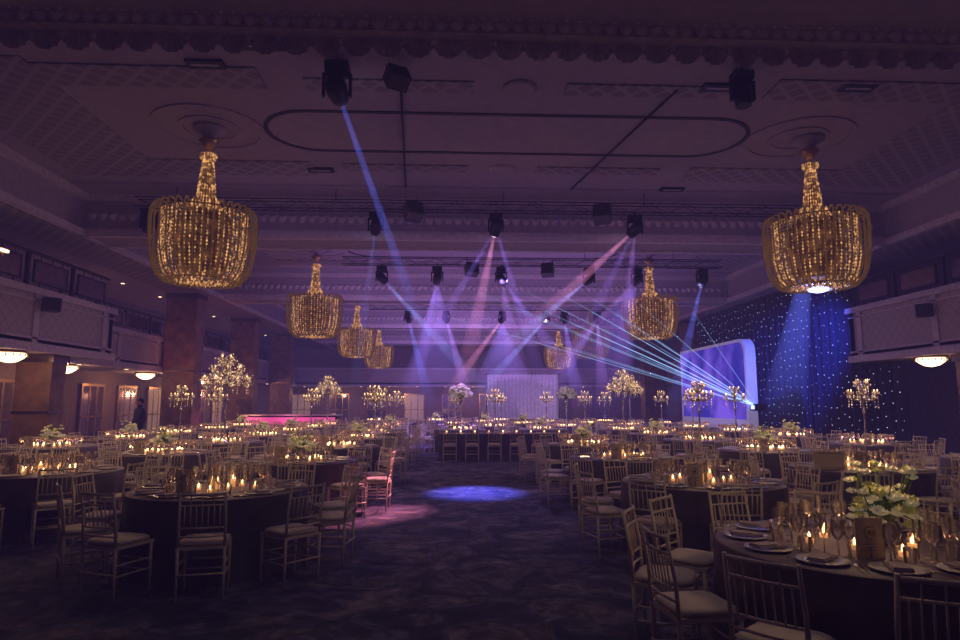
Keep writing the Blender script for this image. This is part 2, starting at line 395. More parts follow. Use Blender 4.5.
dp = MB(); dp.lathe([(.33, 0), (.35, -.06), (.3, -.12), (.18, -.2), (.05, -.23)], 16)
dr = MB(); dr.lathe([(.37, .06), (.39, .03), (.37, 0), (.3, 0)], 16)
for k in range(16):
    a = 2*pi*k/16; dr.octa((.37*math.cos(a), .37*math.sin(a), -.05), .02, .05)
DM, DR = dp.mesh('lamp_bowl', [M_warm]), dr.mesh('lamp_rim', [M_gold])
for (x, y) in [(-10.6, 15.8), (-12.6, 11), (-12.6, 21.5), (-12.6, 27), (-12.6, 33), (-12.6, 39), (12.75, 16.5), (14.6, 11)]:
    thing('ceiling_lamp', [('lamp_rim', DR)], (x, y, 2.84), 0, 'warm crystal dish lamp fixed under the balcony', 'lamp', 'under-balcony lamps', root=DM)
    light('POINT', (x, y, 2.45), 34 if x < 0 and y > 20 else 12, (1, .50, .26), size=.1)
dl = MB(); dl.m = 0; dl.lathe([(.11, 0), (.11, -.03), (.07, -.03)], 12); dl.m = 1; dl.lathe([(.065, -.025), (.06, -.04)], 10)
DL = dl.mesh('downlight', [M_trim, M_warm])
for k in range(9): obj('downlight', DL, (-12.0, 20.5+k*3, ZB), label='small warm recessed downlight in the balcony ceiling', cat='downlight', group='downlights')
for k in range(8): obj('downlight', DL, (-11.9, 21+k*3, 2.9), label='small warm recessed downlight in the balcony soffit', cat='downlight', group='downlights')
for k in range(12): obj('downlight', DL, (-11+k*2.1, 48.6, 2.9), label='small warm recessed downlight in the balcony soffit', cat='downlight', group='downlights')
for k in range(10): obj('downlight', DL, (-8.4+k*2.1, 49.5, ZC), label='small warm recessed downlight in the end bay ceiling', cat='downlight', group='downlights')
for y in (22, 29, 37): light('SPOT', (-12.0, y, 5.9), 110, (1, .50, .32), (-12.2, y, 0), spot=140, blend=.8)
for x in (-9, -4, 2, 8): light('POINT', (x, 49.6, 2.3), 40, (1, .5, .28), size=.1)
pl_ = MB(); pl_.box((-.03, -.12, -.03), (.03, .12, .03)); pb_ = MB(); pb_.box((-.05, -.015, -.12), (-.02, .015, .03)); pb_.tube([(-.04, 0, 0), (.0, 0, 0)], .01, 5)
for y in (11.5, 14.3):
    thing('wall_sconce', [('sconce_arm', pb_.mesh('sconce_arm', [M_gold]))], (-9.92, y, 5.0), 0, 'small warm lit lamp on the balcony balustrade', 'lamp', 'balcony sconces', root=pl_.mesh('sconce_tube', [M_warm]))

# ---------------------------------------------------------------- chandeliers
def zmap(z):
    if z > -1.0: return z
    if z > -1.54: return -1.0+(z+1.0)*1.28
    return -1.691+(z+1.54)*.925
def chandelier_parts(MC=None, MK=None):
    MC = MC or M_crys; MK = MK or M_crys2
    parts = []
    def add(name, mb, mats):
        mb.v = [(x, y, zmap(z)) for (x, y, z) in mb.v]; parts.append((name, mb.mesh(name, mats)))
    c = MB(); c.lathe([(.3, 0), (.32, -.06), (.2, -.1), (.1, -.2), (.05, -.26)], 20); add('ceiling_rose', c, [M_ceil])
    c = MB()
    for k in range(6): c.lathe([(.02, 0), (.045, -.03), (.02, -.07)], 8, (0, 0, -.2-k*.07))
    add('chain', c, [M_gold])
    c = MB()
    c.lathe([(.05, -.22), (.17, -.25), (.20, -.29), (.12, -.36), (.06, -.46)], 16, wob=lambda a, z: .02*math.sin(8*a))
    add('crown', c, [M_gold])
    t = MB()
    prof = [(.08, -.56), (.095, -.68), (.11, -.80), (.125, -.93), (.14, -1.06), (.155, -1.18), (.17, -1.30), (.19, -1.42), (.24, -1.51), (.38, -1.57), (.54, -1.60), (.68, -1.62)]
    for k in range(22):
        a = 2*pi*k/22
        for j in range(len(prof)-1):
            (r0, z0), (r1, z1) = prof[j], prof[j+1]
            for q in (0, .5):
                r = r0+(r1-r0)*q; z = z0+(z1-z0)*q; t.octa((r*math.cos(a), r*math.sin(a), z), .02, .034)
    for zz, rr_ in ((-.60, .15), (-1.44, .25)):
        for k in range(20):
            a = 2*pi*k/20; t.octa((rr_*math.cos(a), rr_*math.sin(a), zz), .02, .07)
    add('crystal_tower', t, [MC])
    core = MB(); core.lathe([(.05, -.55), (.08, -.75), (.10, -1.1), (.12, -1.38), (.18, -1.5), (.42, -1.62), (.52, -1.8), (.56, -2.2), (.52, -2.6), (.4, -2.88), (.1, -2.95)], 24)
    add('inner_glow_core', core, [MK])
    t = MB()
    for row in range(19):
        z = -1.66-row*.074; r = .78 if row < 12 else .78-.014*(row-11); n = 50
        for k in range(n):
            a = 2*pi*k/n; t.octa((r*math.cos(a), r*math.sin(a), z), .022, .037)
    for row in range(7):
        r = .66-.095*row; n = int(40*r)+6
        for k in range(n):
            a = 2*pi*k/n; t.octa((r*math.cos(a), r*math.sin(a), -3.05-.012*row), .024, .05)
    add('crystal_strands', t, [MC])
    g = MB(); n = 36
    pr = [(.70, -1.76), (.76, -1.62), (.84, -1.545), (.92, -1.55), (.965, -1.65), (.975, -1.84), (.97, -2.08), (.96, -2.32), (.935, -2.56), (.89, -2.78), (.82, -2.96), (.71, -3.09), (.60, -3.13), (.54, -3.08), (.56, -3.0)]
    for k in range(n):
        a = 2*pi*k/n; g.tube([(r*math.cos(a), r*math.sin(a), z) for r, z in pr], .017, 6)
    add('glass_rods', g, [M_rod])
    for r, z in ((.80, -1.64), (.62, -3.08)):
        h = MB(); h.tube([(r*math.cos(2*pi*k/32), r*math.sin(2*pi*k/32), z) for k in range(33)], .016, 5)
        add('gilt_hoop', h, [M_gold])
    return parts
CP = chandelier_parts(); CPD = chandelier_parts(M_crysd, M_crys2d)
fl_ = MB(); fl_.lathe([(.10, -3.12), (.20, -3.17), (.19, -3.21), (.08, -3.24)], 16)
FIN = ('added_blue_glow', fl_.mesh('added_blue_glow', [M_bluelens]))  # added glowing disc, imitates beam light on the chandelier bottom
for y in chY:
    for x in (CX-6, CX+6):
        dim = (x > 0 and 30 < y < 35); blue = False
        if y < 13 and x > 0: x += .22; blue = True
        thing('chandelier', CPD if dim else (CP+[FIN] if blue else CP), (x, y, ZC), 0, 'large amber crystal basket chandelier, unlit and dim' if dim else ('large amber crystal chandelier with blue-white glow beneath' if blue else 'large amber crystal basket chandelier hanging from the coffered ceiling'), 'chandelier', 'ballroom chandeliers')
        if blue: light('POINT', (x, y, 3.72), 14, (.25, .3, 1), size=.05)  # added blue light going with the glowing disc
        if not dim: light('SPOT', (x, y, 3.80), 70, (1, .60, .32), (x, y-.01, 0), size=.3, spot=150, blend=.8)

# ---------------------------------------------------------------- chairs
def chair_meshes(n, joined=False):
    H = .90; W = .185
    def leg(mb, x, y, tx, ty): mb.tube([(x, y, .44), (x+tx*.4, y+ty*.4, .25), (x+tx, y+ty, 0)], [.015, .014, .010], n)
    fl = MB(); leg(fl, 0, 0, 0, .01)
    back = MB()
    for sx in (-1, 1):
        back.tube([(sx*W, -.19, .42), (sx*W, -.205, .65), (sx*W*.97, -.25, H)], [.013, .012, .011], n)
    def yb(z): return -.19-.06*((z-.42)/.5)**1.5
    for z, r in ((.88, .012), (.79, .008), (.60, .008), (.53, .008)):
        back.tube([(-W, yb(z), z), (0, yb(z)-.018, z), (W, yb(z), z)], r, n)
    for k in range(7):
        x = -W+.045+k*(2*W-.09)/6
        back.tube([(x, yb(.60)-.012, .60), (x, yb(.79)-.014, .79)], .0055, max(4, n-2))
    for x in (-.09, 0, .09): back.tube([(x, yb(.79)-.014, .79), (x, yb(.88)-.014, .88)], .0055, 4)
    seat = MB(); seat.box((-W-.015, -.2, .42), (W+.015, .2, .445))
    pad = MB(); pad.lathe([(.18, 0), (.25, .008), (.265, .028), (.22, .045), (.1, .052)], 4 if joined else 20, (0, 0, .445))
    vv = []
    for (x, y, z) in pad.v:
        a = math.atan2(y, x) + (pi/4 if joined else 0); r = math.hypot(x, y); k = min(1/max(abs(math.cos(a)), abs(math.sin(a))), 1.28)
        vv.append((math.cos(a)*r*k*.75, math.sin(a)*r*k*.75, z))
    pad.v = vv
    st = MB()
    for z in (.18, .27):
        st.tube([(-W, .19, z), (W, .19, z)], .008, n)
        for sx in (-1, 1): st.tube([(sx*W, -.2, z+.02), (sx*W, .19, z+.02)], .008, n)
    st.tube([(-W, -.2, .22), (W, -.2, .22)], .008, n)
    if not joined:
        return dict(fl=fl.mesh('chair_leg', [M_chair]), back=back.mesh('chair_back', [M_chair]), seat=seat.mesh('chair_seat', [M_chair]),
                    pad=pad.mesh('seat_cushion', [M_pad]), st=st.mesh('stretcher', [M_chair]))
    J = MB()
    def add(m, mi, off=(0, 0, 0)):
        i = len(J.v); J.v += [(v[0]+off[0], v[1]+off[1], v[2]+off[2]) for v in m.v]
        for f in m.f: J.f.append(tuple(i+k for k in f)); J.mi.append(mi); J.sm.append(False)
    add(back, 0); add(seat, 0); add(pad, 1); add(st, 0)
    for sx in (-1, 1):
        for y in (.18, -.19): add(fl, 0, (sx*W, y, 0))
    return J
CM = chair_meshes(8)
CJ = chair_meshes(4, True); CJm = CJ.mesh('chair_simple', [M_chair, M_pad])
chairs_far = MB(); nchair = [0]
def add_to(T, S, loc, rz, mimap=None):
    c, s_ = math.cos(rz), math.sin(rz); i = len(T.v)
    T.v += [(loc[0]+c*v[0]-s_*v[1], loc[1]+s_*v[0]+c*v[1], loc[2]+v[2]) for v in S.v]
    for f, mi in zip(S.f, S.mi): T.f.append(tuple(i+k for k in f)); T.mi.append(mi); T.sm.append(False)
def chair(x, y, rz):
    d = math.hypot(x, y); W = .185
    L = 'limewashed wooden chiavari chair with ivory seat pad at a round table'
    nchair[0] += 1
    if d < 13.5:
        thing('banquet_chair', [('backrest', CM['back']), ('seat_cushion', CM['pad']), ('stretcher', CM['st'])] +
              [('leg', CM['fl'], (sx*W, yy, 0)) for sx in (-1, 1) for yy in (.18, -.19)], (x, y, 0), rz, L, 'chair', 'ballroom chairs', root=CM['seat'])
    elif nchair[0] <= 300:
        obj('banquet_chair', CJm, (x, y, 0), rz, label=L, cat='chair', group='ballroom chairs')
    else:
        add_to(chairs_far, CJ, (x, y, 0), rz)

# ---------------------------------------------------------------- table ware
w = MB(); w.lathe([(.9, .72), (.905, .738), (.895, .75), (.1, .7505)], 48)
w.lathe([(.3, 0), (.3, .03), (.05, .06), (.04, .7), (.3, .72)], 12)
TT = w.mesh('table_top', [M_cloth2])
w = MB(); wf = lambda a, z: (.035*math.sin(16*a)+.02*math.sin(9*a+1))*max(0, (.72-z)/.72)
w.lathe([(.906, .745), (.912, .72), (.915, .5), (.925, .25), (.935, .01)], 96, wob=wf, caps=False)
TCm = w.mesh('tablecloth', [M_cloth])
w = MB(); w.lathe([(.035, 0), (.034, .003), (.005, .007), (.004, .09), (.012, .1), (.032, .125), (.038, .155), (.033, .20), (.031, .205)], 12, caps=False); WG = w
w = MB(); w.lathe([(.03, 0), (.029, .003), (.004, .007), (.004, .10), (.014, .12), (.022, .16), (.021, .235)], 10, caps=False); FG = w
w = MB(); w.lathe([(.03, 0), (.031, .004), (.036, .09)], 10, caps=False); TG = w
WGm, FGm, TGm = WG.mesh('wine_glass', [M_glass]), FG.mesh('champagne_flute', [M_glass]), TG.mesh('water_tumbler', [M_glass])
w = MB(); w.lathe([(.06, 0), (.09, .003), (.14, .014), (.142, .017), (.095, .008), (.01, .007)], 24); PLm = w.mesh('dinner_plate', [M_china]); PL = w
w = MB(); w.lathe([(.04, 0), (.06, .002), (.085, .01), (.06, .005), (.01, .004)], 18); SPm = w.mesh('side_plate', [M_china])
w = MB(); w.box((-.05, -.1, 0), (.05, .1, .012)); w.box((-.045, -.095, .012), (.045, .03, .02)); NPm = w.mesh('napkin', [M_nap])
w = MB(); w.box((-.006, -.1, 0), (.006, .02, .004)); w.box((-.012, .02, 0), (.012, .09, .004)); w.box((.03-.005, -.1, 0), (.035, .02, .004)); w.box((.021, .02, 0), (.039, .1, .004)); CUm = w.mesh('cutlery', [M_silver])
v1 = MB(); v1.m = 0; v1.lathe([(.028, 0), (.036, .01), (.038, .06)], 10, caps=False); v1.m = 1; v1.lathe([(.026, .003), (.026, .032)], 8)
v2 = MB(); v2.lathe([(.003, .03), (.010, .042), (.008, .055), (.001, .075)], 6)
VH = v1.mesh('votive_holder', [M_glass, M_wax]); VF = v2.mesh('flame', [M_flame])
vj = MB(); vj.m = 0; vj.lathe([(.03, 0), (.034, .045)], 6); vj.m = 1; vj.lathe([(.012, .045), (.018, .06), (.002, .09)], 5); VJ = vj.mesh('votive_candle', [M_wax, M_flame])
cd = MB(); cd.m = 0; cd.box((-.085, -.004, 0), (.085, .004, .235)); cd.m = 1
for k in range(24):
    a0, a1 = 2*pi*k/24, 2*pi*(k+1)/24
    for ra, rb in ((.030, .036), (.0, .016)):
        cd.quad((ra*math.cos(a0), -.0046, .15+ra*math.sin(a0)), (ra*math.cos(a1), -.0046, .15+ra*math.sin(a1)), (rb*math.cos(a1), -.0046, .15+rb*math.sin(a1)), (rb*math.cos(a0), -.0046, .15+rb*math.sin(a0)))
for z, l in ((.085, .045), (.066, .032), (.050, .04)): cd.box((-l, -.0055, z), (l, -.004, z+.003))
CD = cd.mesh('menu_card', [M_card, M_ink])

votives_far = MB(); glass_far = MB(); plates_far = MB(); cnt = dict(g=0, v=0, p=0)
WGlo = MB(); WGlo.lathe([(.03, 0), (.004, .007), (.004, .1), (.035, .14), (.032, .205)], 6, caps=False)
VJlo = vj

def petal_rose(mb, c, r, tilt=0):
    c = Vector(c)
    for ring, (n, rr, zz) in enumerate(((6, 1.0, .0), (5, .7, .25), (4, .4, .45))):
        for k in range(n):
            a = 2*pi*(k+.5*ring)/n; d = Vector((math.cos(a), math.sin(a), 0)); t = Vector((-math.sin(a), math.cos(a), 0))
            b0 = c+Vector((0, 0, -.3*r)); m0 = c+d*rr*r*.75+Vector((0, 0, zz*r*.6)); t0 = c+d*rr*r+Vector((0, 0, (.35+zz)*r))
            h = rr*r*.55
            mb.quad(b0-t*h*.3, b0+t*h*.3, m0+t*h, m0-t*h); mb.quad(m0-t*h, m0+t*h, t0+t*h*.6, t0-t*h*.6)
    mb.ball(c+Vector((0, 0, .15*r)), r*.42, 6, 4)
def bouquet(rad, zc, n, seed, mats_ratio=.6, sq=.75, fr=.045, nl=None):
    rr = random.Random(seed); A, B, L = MB(), MB(), MB()
    for k in range(n):
        th = rr.uniform(0, 2*pi); ph = math.acos(rr.uniform(-.45, 1)); q = rad*rr.uniform(.75, 1.35)
        p = (q*math.sin(ph)*math.cos(th), q*math.sin(ph)*math.sin(th), zc+q*sq*math.cos(ph))
        petal_rose(A if rr.random() < mats_ratio else B, p, fr*rr.uniform(.75, 1.3))
    for k in range(nl or n//2):
        th = rr.uniform(0, 2*pi); ph = rr.uniform(.2, 1.9); q = rad*rr.uniform(.9, 1.4)
        d = Vector((math.sin(ph)*math.cos(th), math.sin(ph)*math.sin(th), math.cos(ph)*sq)); t = Vector((-math.sin(th), math.cos(th), 0))
        b0 = Vector((0, 0, zc))+d*q*.6; m_ = Vector((0, 0, zc))+d*q*.85; e_ = Vector((0, 0, zc-.02))+d*q*1.15
        L.quad(b0, m_+t*.018, e_, m_-t*.018)
    L.ball((0, 0, zc), rad*.6, 10, 6, sq)
    return A, B, L
def mk_low(seed, rad=.16, n=60, ratio=.7, tall=.44, ns=10):
    A, B, L = bouquet(rad, .20, n, seed, ratio, .8, .038, 36)
    rr = random.Random(seed+5)
    for k in range(ns):
        a = rr.uniform(0, 2*pi); h = rr.uniform(.28, tall); x, y = .15*math.cos(a), .15*math.sin(a)
        L.tube([(x*.3, y*.3, .2), (x, y, h*.8), (x*1.2, y*1.2, h)], .004, 4); petal_rose(B if k % 3 == 0 else A, (x*1.2, y*1.2, h), .034)
    V = MB(); V.lathe([(.06, 0), (.085, .01), (.09, .08), (.08, .13)], 16)
    return [('ivory_blossoms', A.mesh('ivory_blossoms', [M_white_fl])), ('lime_blossoms', B.mesh('lime_blossoms', [M_gr_fl])), ('foliage', L.mesh('foliage', [M_leaf]))], V.mesh('vase', [M_silver])
LOW = mk_low(3); LOWB = mk_low(8, .15, 58, .55, .52, 22)
def mk_tallflower(seed):
    A, B, L = bouquet(.30, 1.2, 110, seed, .85, .8, .07, 80)
    V = MB(); V.lathe([(.12, 0), (.12, .02), (.025, .05), (.02, .4), (.03, .6), (.02, .8), (.07, .95), (.08, 1.05)], 14)
    return [('ivory_blossoms', A.mesh('ivory_blossoms', [M_white_fl])), ('lime_blossoms', B.mesh('lime_blossoms', [M_gr_fl])), ('foliage', L.mesh('foliage', [M_leaf]))], V.mesh('tall_vase', [M_silver])
TALLF = mk_tallflower(11)
def mk_candelabra(H, Rr, full):
    S = MB(); S.lathe([(.15, 0), (.15, .02), (.05, .05), (.03, .1), (.045, .2), (.02, .3), (.02, H*.45), (.045, H*.48), (.02, H*.52), (.02, H*.78), (.07, H*.8), (.05, H*.85), (.02, H)], 12)
    Ar, Cn, Fl, Cr = MB(), MB(), MB(), MB()
    tiers = [(H*.72, Rr, 8), (H*.84, Rr*.62, 6), (H*.97, Rr*.25, 3)] if full else [(H*.74, Rr, 6), (H*.90, Rr*.45, 4)]
    for ti, (z, r, n) in enumerate(tiers):
        for k in range(n):
            a = 2*pi*(k+.5*ti)/n; c, s_ = math.cos(a), math.sin(a)
            Ar.tube([(0, 0, z-.05), (r*.35*c, r*.35*s_, z-.13), (r*.8*c, r*.8*s_, z-.1), (r*c, r*s_, z)], .012, 5)
            Ar.lathe([(.015, 0), (.05, .02), (.045, .03)], 8, (r*c, r*s_, z))
            Cn.lathe([(.012, 0), (.016, .06)], 6, (r*c, r*s_, z+.03))
            Fl.lathe([(.003, 0), (.010, .012), (.008, .025), (.001, .045)], 6, (r*c, r*s_, z+.09))
            for q in range(5): Cr.octa((r*c, r*s_, z-.03-.06*q), .014, .026)
            for q in range(5):
                u = q/5; Cr.octa((r*u*c, r*u*s_, z+.02-.12*math.sin(pi*u)), .014, .022)
            nq = 44 if full else 14
            for q in range(nq):
                th, ph, qq = R.uniform(0, 2*pi), R.uniform(0, pi), R.uniform(.04, .16 if full else .10)
                Cr.octa((r*c+qq*math.sin(ph)*math.cos(th), r*s_+qq*math.sin(ph)*math.sin(th), z+.02+qq*math.cos(ph)), .016, .022)
    return [('arms', Ar.mesh('arms', [M_gold])), ('candles', Cn.mesh('candles', [M_wax])), ('flames', Fl.mesh('flames', [M_flame])), ('crystal_drops', Cr.mesh('crystal_drops', [M_crysT]))], S.mesh('candelabra_stem', [M_silver])
CAND = mk_candelabra(1.95, .50, True); CAND2 = mk_candelabra(1.45, .30, False)
def mk_lantern():
    V = MB(); V.lathe([(.05, 0), (.052, .01), (.052, .22)], 14, caps=False)
    C = MB(); C.lathe([(.025, .005), (.025, .09)], 10); F = MB(); F.lathe([(.004, .09), (.010, .105), (.001, .135)], 6)
    return [('candle', C.mesh('candle', [M_wax])), ('flame', F.mesh('flame', [M_flame]))], V.mesh('hurricane_vase', [M_glass])
LANT = mk_lantern()

def table(x, y, kind, nch=10, off=None, n_v=7):
    d = math.hypot(x, y); off = R.uniform(0, .6) if off is None else off
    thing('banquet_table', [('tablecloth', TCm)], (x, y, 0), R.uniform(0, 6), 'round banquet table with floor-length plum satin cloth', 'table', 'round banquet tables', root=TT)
    for k in range(nch):
        a = off+2*pi*k/nch; rr = 1.21+R.uniform(-.02, .05)
        chair(x+rr*math.cos(a), y+rr*math.sin(a), a+pi/2+R.uniform(-.12, .12))
    z = .752
    near = d < 11.8
    for k in range(nch):
        a = off+2*pi*k/nch; c, s_ = math.cos(a), math.sin(a)
        def at(r, t): return (x+r*c-t*s_, y+r*s_+t*c, z)
        if d < 14.5: obj('dinner_plate', PLm, at(.70, 0), 0, label='white china dinner plate set on the dark tablecloth', cat='plate', group='dinner plates')
        else: add_to(plates_far, PL, at(.70, 0), 0)
        if d < 8.5:
            obj('napkin', NPm, (at(.70, 0)[0], at(.70, 0)[1], z+.0175), a+pi/2, label='folded mauve linen napkin lying on a plate', cat='napkin', group='napkins')
            if nch < 12:
                obj('side_plate', SPm, at(.66, .25), 0, label='small white side plate on the table', cat='plate', group='side plates')
            obj('cutlery', CUm, at(.70, -.19), a+pi/2, label='silver knife and fork beside a plate', cat='cutlery', group='cutlery sets')
        for (m_, me, r, t, lab) in (('wine_glass', WGm, .50, .02, 'clear stemmed wine glass on the table'), ('champagne_flute', FGm, .47, -.07, 'tall clear champagne flute on the table'), ('water_tumbler', TGm, .52, .11, 'clear water tumbler on the table'), ('wine_glass', WGm, .43, .06, 'clear stemmed wine glass on the table')):
            if near:
                obj(m_, me, at(r, t), 0, label=lab, cat='glass', group='table glasses')
            elif d < 30:
                add_to(glass_far, WGlo, at(r, t), 0)
    for k in range(n_v):
        a = R.uniform(-.2, .2) + 2*pi*k/n_v; r = (.24 if k % 2 else .35)+R.uniform(-.02, .02); p = (x+r*math.cos(a), y+r*math.sin(a), z)
        cnt['v'] += 1
        if near: thing('votive_candle', [('flame', VF)], p, 0, 'lit tealight in a clear glass votive holder', 'candle', 'votive candles', root=VH)
        elif cnt['v'] < 300: obj('votive_candle', VJ, p, label='lit tealight glowing on a banquet table', cat='candle', group='votive candles')
        else: add_to(votives_far, VJlo, p, 0)
    if kind == 'low':
        Q = LOWB if d < 5 else LOW
        thing('flower_arrangement', Q[0], (x+(.14 if d < 5 else 0), y, z), R.uniform(0, 6), 'low arrangement of ivory and lime blossoms with greenery', 'flowers', 'low flower arrangements', root=Q[1])
    elif kind == 'tallf': thing('flower_arrangement', TALLF[0], (x, y, z), R.uniform(0, 6), 'tall silver vase topped with a ball of ivory flowers', 'flowers', 'tall flower arrangements', root=TALLF[1])
    elif kind == 'cand': thing('candelabra', CAND[0], (x, y, z), R.uniform(0, 6), 'tall gilded crystal candelabra with many lit candles', 'candelabra', 'candelabras', root=CAND[1])
    elif kind == 'cand2': thing('candelabra', CAND2[0], (x, y, z), R.uniform(0, 6), 'slim silver crystal candelabra with lit candles', 'candelabra', 'candelabras', root=CAND2[1])
    elif kind == 'lant':
        for k in range(3):
            a = k*2.1+off; thing('hurricane_candle', LANT[0], (x+.12*math.cos(a), y+.12*math.sin(a), z), 0, 'pillar candle in a tall clear glass vase', 'candle', 'hurricane candles', root=LANT[1])
    if d < 18:
        obj('menu_card', CD, (x-.22, y-.40, z), R.uniform(-.2, .2), label='cream menu card with a round gold emblem standing on the table', cat='menu card', group='menu cards')
    light('SPOT', (x, y, 1.55), 12.0 if d > 9 else 8, (1, .60, .32), (x, y-.01, 0), size=.10, spot=168, blend=.25)  # unseen spot added above each table in place of candlelight

tabs = [(2.65, 4.15, 'low', 12, .175), (-2.45, 7.1, 'lant', 10, .56), (2.9, 7.5, 'lant', 10, .2), (6.3, 5.6, 'lant', 10, None),
        (-5.4, 9.0, 'lant', 10, .3), (5.75, 9.0, 'lant', 10, None), (-2.4, 10.5, 'low', 10, None), (2.9, 10.9, 'lant', 10, None),
        (-8.3, 10.7, 'lant', 10, None), (9.1, 10.3, 'low', 10, None), (-5.3, 12.2, 'low', 10, None), (6.1, 12.4, 'low', 10, None),
        (-2.4, 13.8, 'lant', 10, None), (-8.3, 13.9, 'low', 10, None), (9.3, 14.2, 'cand2', 10, None), (2.9, 14.2, 'low', 10, None),
        (-5.3, 15.4, 'cand', 10, None), (6.1, 15.7, 'cand2', 10, None), (-2.4, 17.0, 'low', 10, None), (-8.3, 17.1, 'low', 10, None),
        (9.3, 17.4, 'low', 10, None), (-5.3, 18.5, 'low', 10, None), (6.0, 18.8, 'low', 10, None), (-2.4, 20.1, 'cand2', 9, None),
        (-8.3, 20.2, 'cand2', 9, None), (9.2, 20.6, 'cand2', 9, None), (-5.3, 21.6, 'low', 9, None), (5.9, 22.0, 'cand', 9, None), (.3, 22.4, 'tallf', 8, None), (3.1, 22.6, 'low', 8, None),
        (-2.5, 23.3, 'cand2', 8, None), (-8.3, 23.3, 'cand2', 8, None), (9.0, 23.8, 'cand2', 8, None), (1.7, 25.2, 'cand2', 8, None), (4.5, 25.2, 'tallf', 8, None), (-5.3, 24.7, 'cand2', 8, None),
        (7.3, 26.2, 'cand', 8, None), (-2.5, 26.4, 'low', 8, None), (-8.4, 26.4, 'low', 8, None), (-5.3, 27.8, 'cand', 8, None), (.2, 28.0, 'cand2', 8, None), (3.1, 28.2, 'low', 8, None), (6.0, 28.9, 'cand2', 8, None), (9.4, 28.6, 'cand2', 8, None), (-2.5, 29.5, 'cand2', 8, None),
        (1.6, 31, 'low', 8, None), (4.6, 31.2, 'cand2', 8, None), (7.6, 31.8, 'cand2', 8, None), (-4.0, 34, 'cand2', 8, None), (-.8, 33.8, 'low', 8, None), (2.6, 34.2, 'cand2', 8, None)]
for t in tabs: table(t[0], t[1], t[2], t[3], t[4], 12 if t[1] > 8 else 8)
ws = MB(); ws.m = 0; ws.box((-.2, -.006, 0), (.2, .006, .24)); ws.m = 1; ws.box((-.17, -.009, .02), (.17, -.006, .025)); ws.box((-.17, -.009, .215), (.17, -.006, .22))
obj('table_sign', ws.mesh('table_sign', [M_card, M_ink]), (5.15, 8.70, .752), -.1, label='wide pale gold card sign standing on the table', cat='sign')

w = MB(); w.box((-1.9, -.45, .72), (1.9, .45, .75))
for sx in (-1.6, 1.6):
    w.box((sx-.03, -.3, 0), (sx+.03, .3, .72))
cl = MB(); n = 60; per = []
for k in range(n): per.append((-1.93+3.86*k/n, -.48-.02*math.sin(k*1.7)))
for k in range(14): per.append((1.93+.02*math.sin(k*1.9), -.48+.96*k/14))
for k in range(n): per.append((1.93-3.86*k/n, .48+.02*math.sin(k*1.7)))
for k in range(14): per.append((-1.93-.02*math.sin(k*1.9), .48-.96*k/14))
for k in range(len(per)):
    a, b2 = per[k], per[(k+1) % len(per)]
    cl.quad((a[0], a[1], .01), (b2[0], b2[1], .01), (b2[0]*.985, b2[1]*.96, .752), (a[0]*.985, a[1]*.96, .752))
cl.quad((-1.9, -.46, .753), (1.9, -.46, .753), (1.9, .46, .753), (-1.9, .46, .753))
thing('top_table', [('tablecloth', cl.mesh('long_tablecloth', [M_cloth]))], (1.55, 19.4, 0), 0, 'long rectangular dining table with dark floor-length cloth', 'table', root=w.mesh('long_top', [M_cloth2]))
for k in range(6): obj('banquet_chair', CJm, (1.55-1.6+k*.64, 18.68, 0), 0, label='limewashed chiavari chair with ivory pad at the long table', cat='chair', group='ballroom chairs')
for k in range(9):
    obj('votive_candle', VJ, (1.55-1.7+k*.42, 19.3+.15*(k % 2), .756), label='lit tealight glowing on the long table', cat='candle', group='votive candles')
    add_to(glass_far, WGlo, (1.55-1.6+k*.4, 19.1, .756), 0)
light('POINT', (1.55, 19.4, 1.3), 8, (1, .56, .3))  # unseen point light standing in for the long table's candles
if chairs_far.v: obj('banquet_chairs', chairs_far.mesh('banquet_chairs', [M_chair, M_pad]), label='rows of limewashed chiavari chairs around distant tables', cat='chair', kind='stuff')
obj('wine_glasses', glass_far.mesh('wine_glasses', [M_glass]), label='mass of clear stemmed glasses across distant tables', cat='glass', kind='stuff')
obj('dinner_plates', plates_far.mesh('dinner_plates', [M_china]), label='white plates set across distant tables', cat='plate', kind='stuff')
if votives_far.v: obj('votive_candles', votives_far.mesh('votive_candles', [M_wax, M_flame]), label='many lit tealights on distant tables', cat='candle', kind='stuff')

# ---------------------------------------------------------------- trusses and fixtures
def truss(x0, x1, y, z, rods, w=.24):
    L = x1-x0; t = MB()
    for a in (0, w):
        for b_ in (0, w): t.tube([(0, a, b_), (L, a, b_)], .015, 6)
    n = int(L/.5)
    for k in range(n):
        xa, xb = L*k/n, L*(k+1)/n
        for a in (0, w): t.tube([(xa, a, 0), (xb, a, w)] if k % 2 else [(xa, a, w), (xb, a, 0)], .007, 4)
        t.tube([(xa, 0, 0), (xb, w, 0)] if k % 2 else [(xa, w, 0), (xb, 0, 0)], .007, 4)
    h = MB()
    for r in rods: h.tube([(r, w/2, w), (r, w/2, ZC-z)], .01, 4)
    thing('lighting_truss', [('hanging_cables', h.mesh('hanging_cables', [M_black]))], (x0, y, z), 0, 'black box lighting truss hung below the ceiling', 'truss', 'lighting trusses', root=t.mesh('truss_frame', [M_truss]))
truss(-8, 10.6, 15.9, 6.55, [1, 5, 9.3, 13, 17.5]); truss(-3.6, 9.0, 20.6, 6.15, [1, 4.5, 8, 11]); truss(-4, 8, 30.4, 6.1, [1, 4, 8, 11])

